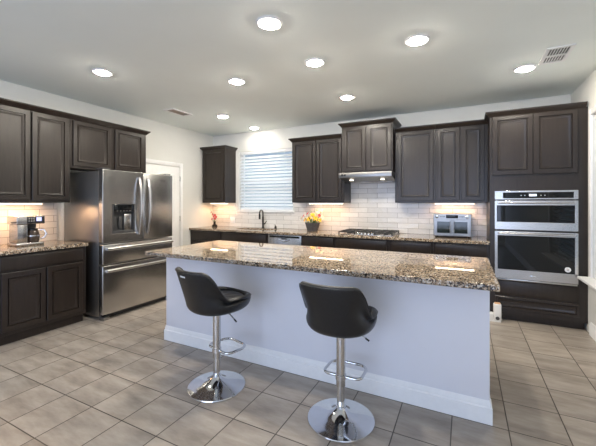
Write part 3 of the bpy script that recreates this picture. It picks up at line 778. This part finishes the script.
for m_, x, y, z, ln in spots:
    x *= 1.45; z = .12 + (z - .12) * 1.25
    bm = bmesh.new(); tube(bm, [(x * .4, y * .4, .112), (x * .8, y * .8, .112 + (z - .112) * .6), (x, y, z)], .0025, 6); obj('stem', bm, M['stem'], pf)
    flower('blossom', pf, (x, y, z), (x * 1.5, -.10 + y, .12), m_, 6, ln, ln * .26, {'yellow': 'yellow lily blossom', 'red': 'red blossom', 'cream': 'pale cream blossom'}[m_])
for k in range(16):
    a_ = 2 * PI * k / 16 + .2; leaf_on(pf, (.05 * math.cos(a_), .04 * math.sin(a_), .116), (math.cos(a_), .8 * math.sin(a_), .5 + .9 * (k % 3)), .13 + .02 * (k % 4), .012)
for x, y, z in ((.16, 0, .31), (-.04, .03, .34), (.18, .02, .24), (.03, .03, .36)):
    bm = bmesh.new(); tube(bm, [(x * .2, 0, .112), (x * .6, y, .112 + (z - .112) * .6), (x, y, z)], [.003, .0025, .0015], 6); obj('twig', bm, M['stem'], pf)

rv = thing('orchid_vase', 'small dark vase with a red orchid sprig in the back left corner', 'vase', (-4.335, 4.99, CT + .0006))
bm = bmesh.new(); lathe(bm, [(.050, 0), (.055, .01), (.05, .028), (.022, .05), (.020, .08), (.026, .10), (.022, .10), (.014, .09)], n=28); obj('vase', bm, M['bronze'], rv)
pts = [(0, 0, .088), (.005, 0, .16), (-.015, -.01, .22), (-.055, -.015, .28), (-.10, -.02, .34)]
bm = bmesh.new(); tube(bm, pts, [.004, .0035, .003, .0025, .0015], 7); obj('stem', bm, M['stem'], rv)
for k, (x, y, z) in enumerate(((.03, -.02, .155), (-.035, -.025, .145), (.0, -.02, .195), (.05, -.015, .19), (-.025, -.02, .235), (-.06, -.02, .275), (.03, -.02, .225))):
    bm = bmesh.new(); tube(bm, [(x * .3, 0, z - .03), (x, y, z)], .002, 6); obj('stem', bm, M['stem'], rv)
    flower('blossom', rv, (x, y, z), (x, -.1, .03), 'red', 5, .028, .010, 'small red blossom')
for a_ in (.3, 2.4, 4.4): leaf_on(rv, (.005 * math.cos(a_), .005 * math.sin(a_), .095), (math.cos(a_), math.sin(a_), .9), .08, .010)

# ------------------------------------------------------------------ bar stools (sitter faces local +y)
def smooth(a, b, x):
    t = max(0, min(1, (x - a) / (b - a))); return t * t * (3 - 2 * t)
def make_stool(label, loc, rz, group):
    t = thing('bar_stool', label, 'bar stool', loc, rz, group)
    bm = bmesh.new(); lathe(bm, [(.205, 0), (.212, .004), (.210, .010), (.17, .018), (.11, .030), (.065, .048), (.040, .068), (.030, .078)], n=56); b_ = obj('base', bm, M['chrome'], t); b_['label'] = 'round polished chrome trumpet base'
    bm = bmesh.new(); lathe(bm, [(.032, .0785), (.032, .088), (.025, .090), (.025, .215)], n=28); obj('lower_post', bm, M['chrome'], t)
    bm = bmesh.new(); lathe(bm, [(.029, .2155), (.029, .557)], n=28); obj('upper_post', bm, M['satin'], t)
    # footrest: bent tube loop forward of the post
    P = []
    hwid, f0, f1, r = .125, -.005, .20, .07
    path = [(-.030, 0)]
    def arc(cx, cy, a0, a1, rr=r, k=7):
        return [(cx + rr * math.cos(a0 + (a1 - a0) * i / k), cy + rr * math.sin(a0 + (a1 - a0) * i / k)) for i in range(k + 1)]
    P = [(-.0295, .004)] + arc(-hwid + .045, .049, -PI / 2, -PI, .045) + arc(-hwid + r, f1 - r, PI, PI / 2) + arc(hwid - r, f1 - r, PI / 2, 0) + arc(hwid - .045, .049, 0, -PI / 2, .045) + [(.0295, .004)]
    bm = bmesh.new(); tube(bm, [(x, y, .272) for x, y in P], .0095, 12); fr_ = obj('footrest', bm, M['chrome'], t)
    bm = bmesh.new(); lathe(bm, [(.0295, .255), (.034, .257), (.034, .287), (.0295, .289)], n=28); obj('clamp_ring', bm, M['chrome'], fr_)
    bm = bmesh.new(); box(bm, -.08, .08, -.08, .08, .5575, .5655, .003); obj('mounting_plate', bm, M['rubber'], t)
    bm = bmesh.new(); tube(bm, [(.035, .03, .553), (.10, .045, .550), (.160, .052, .512)], .0045, 8); lv = obj('lift_lever', bm, M['satin'], t)
    bm = bmesh.new(); tube(bm, [(.145, .0502, .5215), (.168, .0538, .506)], .006, 8); obj('grip', bm, M['black'], lv)
    # bucket shell
    n = 64; S0 = .566
    def R(p):      # plan radius; p = 0 at the back, pi at the front
        x, y = math.sin(p), -math.cos(p)
        a = .218; b = .215 if y < 0 else .255
        e = 2.2 if y < 0 else 2.4
        return (abs(x / a) ** e + abs(y / b) ** e) ** (-1 / e)
    def hgt(p):
        p = abs((p + PI) % (2 * PI) - PI); return .122 + .210 * (1 - smooth(math.radians(35), math.radians(80), p)) - .028 * smooth(math.radians(105), PI, p)
    def lean(p):
        p = abs((p + PI) % (2 * PI) - PI); return .27 * (1 - smooth(math.radians(30), math.radians(85), p)) + .02
    def waist(s, p):
        q = abs((p + PI) % (2 * PI) - PI); return 1 - .13 * math.exp(-((s - .42) / .2) ** 2) * smooth(math.radians(25), math.radians(60), q) * (1 - smooth(math.radians(95), math.radians(130), q))
    loops = []
    phis = [2 * PI * k / n for k in range(n)]
    def ring(fr, zf, inset=0):
        L = []
        for p in phis:
            r_, z_ = fr(p), zf(p); L.append((math.sin(p) * r_, -math.cos(p) * r_, S0 + z_))
        return L
    for f_, z_ in ((.12, .0), (.5, .001), (.78, .012), (.92, .032), (.985, .058), (1.0, .085)):
        loops.append(ring(lambda p: R(p) * f_, lambda p: z_ if z_ < .085 else .085))
    for i in range(1, 8):
        s = i / 7
        loops.append(ring(lambda p: R(p) * waist(s, p) + lean(p) * s * (hgt(p) - .085), lambda p: .085 + s * (hgt(p) - .085)))
    th = .036
    loops.append(ring(lambda p: R(p) * waist(1, p) + lean(p) * (hgt(p) - .085) - .008, lambda p: hgt(p) + .010))
    loops.append(ring(lambda p: R(p) * waist(1, p) + lean(p) * (hgt(p) - .085) - th + .010, lambda p: hgt(p) + .010))
    for i in range(7, -1, -1):
        s = i / 7
        loops.append(ring(lambda p: R(p) * waist(s, p) + lean(p) * s * (hgt(p) - .085) - th, lambda p: .080 + s * (hgt(p) - .080)))
    for f_, z_ in ((.7, .074), (.35, .072), (.1, .072)):
        loops.append(ring(lambda p: R(p) * f_, lambda p: z_))
    bm = bmesh.new(); rings(bm, loops)
    sh = obj('bucket_seat', bm, M['leather'], t, smooth=75)
    md = sh.modifiers.new('soft', 'SUBSURF'); md.levels = 1; md.render_levels = 1
    # quilted cushion in the bucket
    bm = bmesh.new(); cl = []
    for f_, z_ in ((.80, .078), (.81, .090), (.76, .100), (.6, .104), (.4, .105), (.2, .104), (.05, .104)):
        cl.append(ring(lambda p: R(p) * f_, lambda p: z_ + .003 * math.cos(10 * p) * (1 if .3 < f_ < .7 else 0)))
    rings(bm, cl); obj('seat_cushion', bm, M['leather'], t, smooth=75)
    # piping seam round the rim
    bm = bmesh.new(); tube(bm, [Vector(q) for q in ring(lambda p: R(p) * waist(1, p) + lean(p) * (hgt(p) - .085) + .0005, lambda p: hgt(p) - .004)], .003, 6, closed=True); obj('piping', bm, M['leather'], t, smooth=75)
    bm = bmesh.new(); p0, p1 = math.radians(-6), math.radians(6); q = []
    for z0_, z1_ in ((.292, .303),):
        A = []
        for i in range(5):
            p = p0 + (p1 - p0) * i / 4; s = (z0_ - .085) / (hgt(p) - .085); r_ = R(p) * waist(s, p) + lean(p) * (z0_ - .085) + .0005
            A.append((p, r_))
        L = [[(math.sin(p) * rr, -math.cos(p) * rr, S0 + z) for rr, z in ((r_ - .001, z0_), (r_ + .0035, z0_), (r_ + .0060, z1_), (r_ + .0015, z1_))] for p, r_ in A]
        rings(bm, L)
    return t, bm
st1, lb = make_stool('black bucket bar stool farther left, a small white tag on its back', (-1.66, 1.935, 0), math.radians(-15), 'bar stools at the island')
st2 = dup(st1, (-.703, 1.994, 0), math.radians(0), 'black bucket bar stool nearer the middle, its plain back facing the camera', 'bar stools at the island')
tg = obj('maker_tag', lb, M['white'], st1); tg['label'] = 'small white tag on the backrest'

# ------------------------------------------------------------------ small floor device
pd = thing('floor_dispenser', 'small white plastic dispenser on the floor at the tall cabinet foot', 'dispenser', (.325, 4.475, 0))
B('body', M['white'], pd, -.028, .05, -.05, .03, .012, .205, bev=.012, seg=3)
B('side_tank', M['white'], pd, -.07, -.0285, -.045, .03, .012, .095, bev=.010, seg=3)
B('base', M['white'], pd, -.068, .048, -.05, .03, 0, .0115, bev=.003)
B('cap', M['orange'], pd, -.018, .04, -.04, .02, .2055, .214, bev=.003)
bm = bmesh.new(); lathe(bm, [(.020, 0), (.020, .003), (.010, .004)], n=20); bmesh.ops.rotate(bm, verts=bm.verts[:], cent=(0, 0, 0), matrix=Matrix.Rotation(PI / 2, 3, 'X')); bmesh.ops.translate(bm, verts=bm.verts[:], vec=(.011, -.0504, .045)); obj('dial', bm, M['rubber'], pd)

# ------------------------------------------------------------------ under-cabinet lights
def under(label, x, y, ln, rz, w=UNDER_W, z=UB):
    t = thing('under_cabinet_light', label, 'light', (x, y, z), rz, 'under-cabinet light bars')
    B('housing', M['white'], t, -ln / 2, ln / 2, -.022, .022, -.016, -.0006, bev=.002)
    B('diffuser', M['strip'], t, -ln / 2 + .01, ln / 2 - .01, -.016, .016, -.020, -.0164, bev=.001, label='glowing warm diffuser')
    ld = bpy.data.lights.new('bar_lamp', 'AREA'); ld.shape = 'RECTANGLE'; ld.size = ln - .03; ld.size_y = .035; ld.energy = w; ld.color = UNDER_COL
    o = bpy.data.objects.new('bar_lamp', ld); C.objects.link(o); o.parent = t; o.location = (0, 0, -.0215)
under('light bar under the cabinets above the coffee maker', -4.36, 1.80, .55, RL, UNDER_W * 2.0)
under('light bar under the cabinet left of the window', -4.235, 5.0, .42, 0, UNDER_W * 1.0)
under('light bar under the cabinet above the potted flowers', -2.02, 5.0, .60, 0)
under('light bar under the cabinet above the toaster oven', -.13, 5.0, .50, 0)

# ------------------------------------------------------------------ ceiling lights and vents
def downlight_build(label, x, y, lens):
    t = thing('recessed_light', label, 'ceiling light', (x, y, H), 0, 'recessed ceiling lights')
    bm = bmesh.new(); lathe(bm, [(.066, -.0006), (.098, -.0006), (.097, -.007), (.088, -.014), (.072, -.012), (.066, -.006)], n=40, cap0=False, cap1=False)
    obj('trim_ring', bm, M['trim'], t)
    bm = bmesh.new(); lathe(bm, [(.0650, -.0115), (.056, -.020), (.040, -.024), (.02, -.0255)], n=32); o = obj('lens', bm, lens, t); o['label'] = 'glowing warm lens'
    return t
L0 = downlight_build('large recessed light nearest the camera, at top centre of the photo', -1.30, 2.10, M['lens'])
for lab, x, y in (('leftmost recessed light, above the left wall cabinets', -3.317, 2.12), ('recessed light second from left of the middle row, above the island left half', -2.243, 2.945),
                  ('recessed light in the middle row, above the island centre', -1.277, 2.884), ('recessed light high above the right half of the island', -.353, 2.87),
                  ('recessed light in front of the range hood cabinet', -1.336, 4.02), ('recessed light beside the large air vent', .534, 3.956),
                  ('recessed light between the door and the back left cabinet', -3.337, 4.03)):
    dup(L0, (x, y, H), 0, lab)
downlight_build('small recessed light close above the kitchen window', -3.35, 4.90, M['lens_dim'])
def vent(label, x, y, w, l, rows, nsl):
    t = thing('ceiling_vent', label, 'air vent', (x, y, H))
    f = .028
    bm = bmesh.new(); plate(bm, [-w / 2, -w / 2 + f, w / 2 - f, w / 2], [-l / 2, -l / 2 + f, l / 2 - f, l / 2], {(1, 1)}, lambda u, v, q: (u, v, -.010 + q), .0095); obj('frame', bm, M['trim'], t, smooth=20)
    B('backing', M['rubber'], t, -w / 2 + f, w / 2 - f, -l / 2 + f, l / 2 - f, -.0018, -.0006, bev=0)
    iw, il = w - 2 * f, l - 2 * f
    return t, iw, il
t, iw, il = vent('large square white ceiling vent near the right wall', .737, 3.72, .205, .37, 2, 7)
for k in range(8):
    x = -iw / 2 + k * iw / 7; bm = bmesh.new()
    a, b = max(-iw / 2 + .0005, x - .0042), min(iw / 2 - .0005, x + .0042)
    rings(bm, [[(a, y, -.009), (b, y, -.009), (b, y, -.004), (a, y, -.004)] for y in (-il / 2 + .0005, il / 2 - .0005)]); obj('louver', bm, M['trim'], t, smooth=0)
B('crossbar', M['trim'], t, -iw / 2 + .0005, iw / 2 - .0005, -.022, .022, -.0112, -.0092, bev=0)
t, iw, il = vent('slim grey ceiling vent above the left wall door', -3.78, 3.56, .19, .37, 1, 5)
for k in range(4):
    x = -iw / 2 + (k + .5) * iw / 4; bm = bmesh.new()
    rings(bm, [[(x - .010, y, -.009), (x - .008, y, -.009), (x + .006, y, -.003), (x + .004, y, -.003)] for y in (-il / 2 + .0005, il / 2 - .0005)]); obj('louver', bm, M['steel_side'], t, smooth=0)
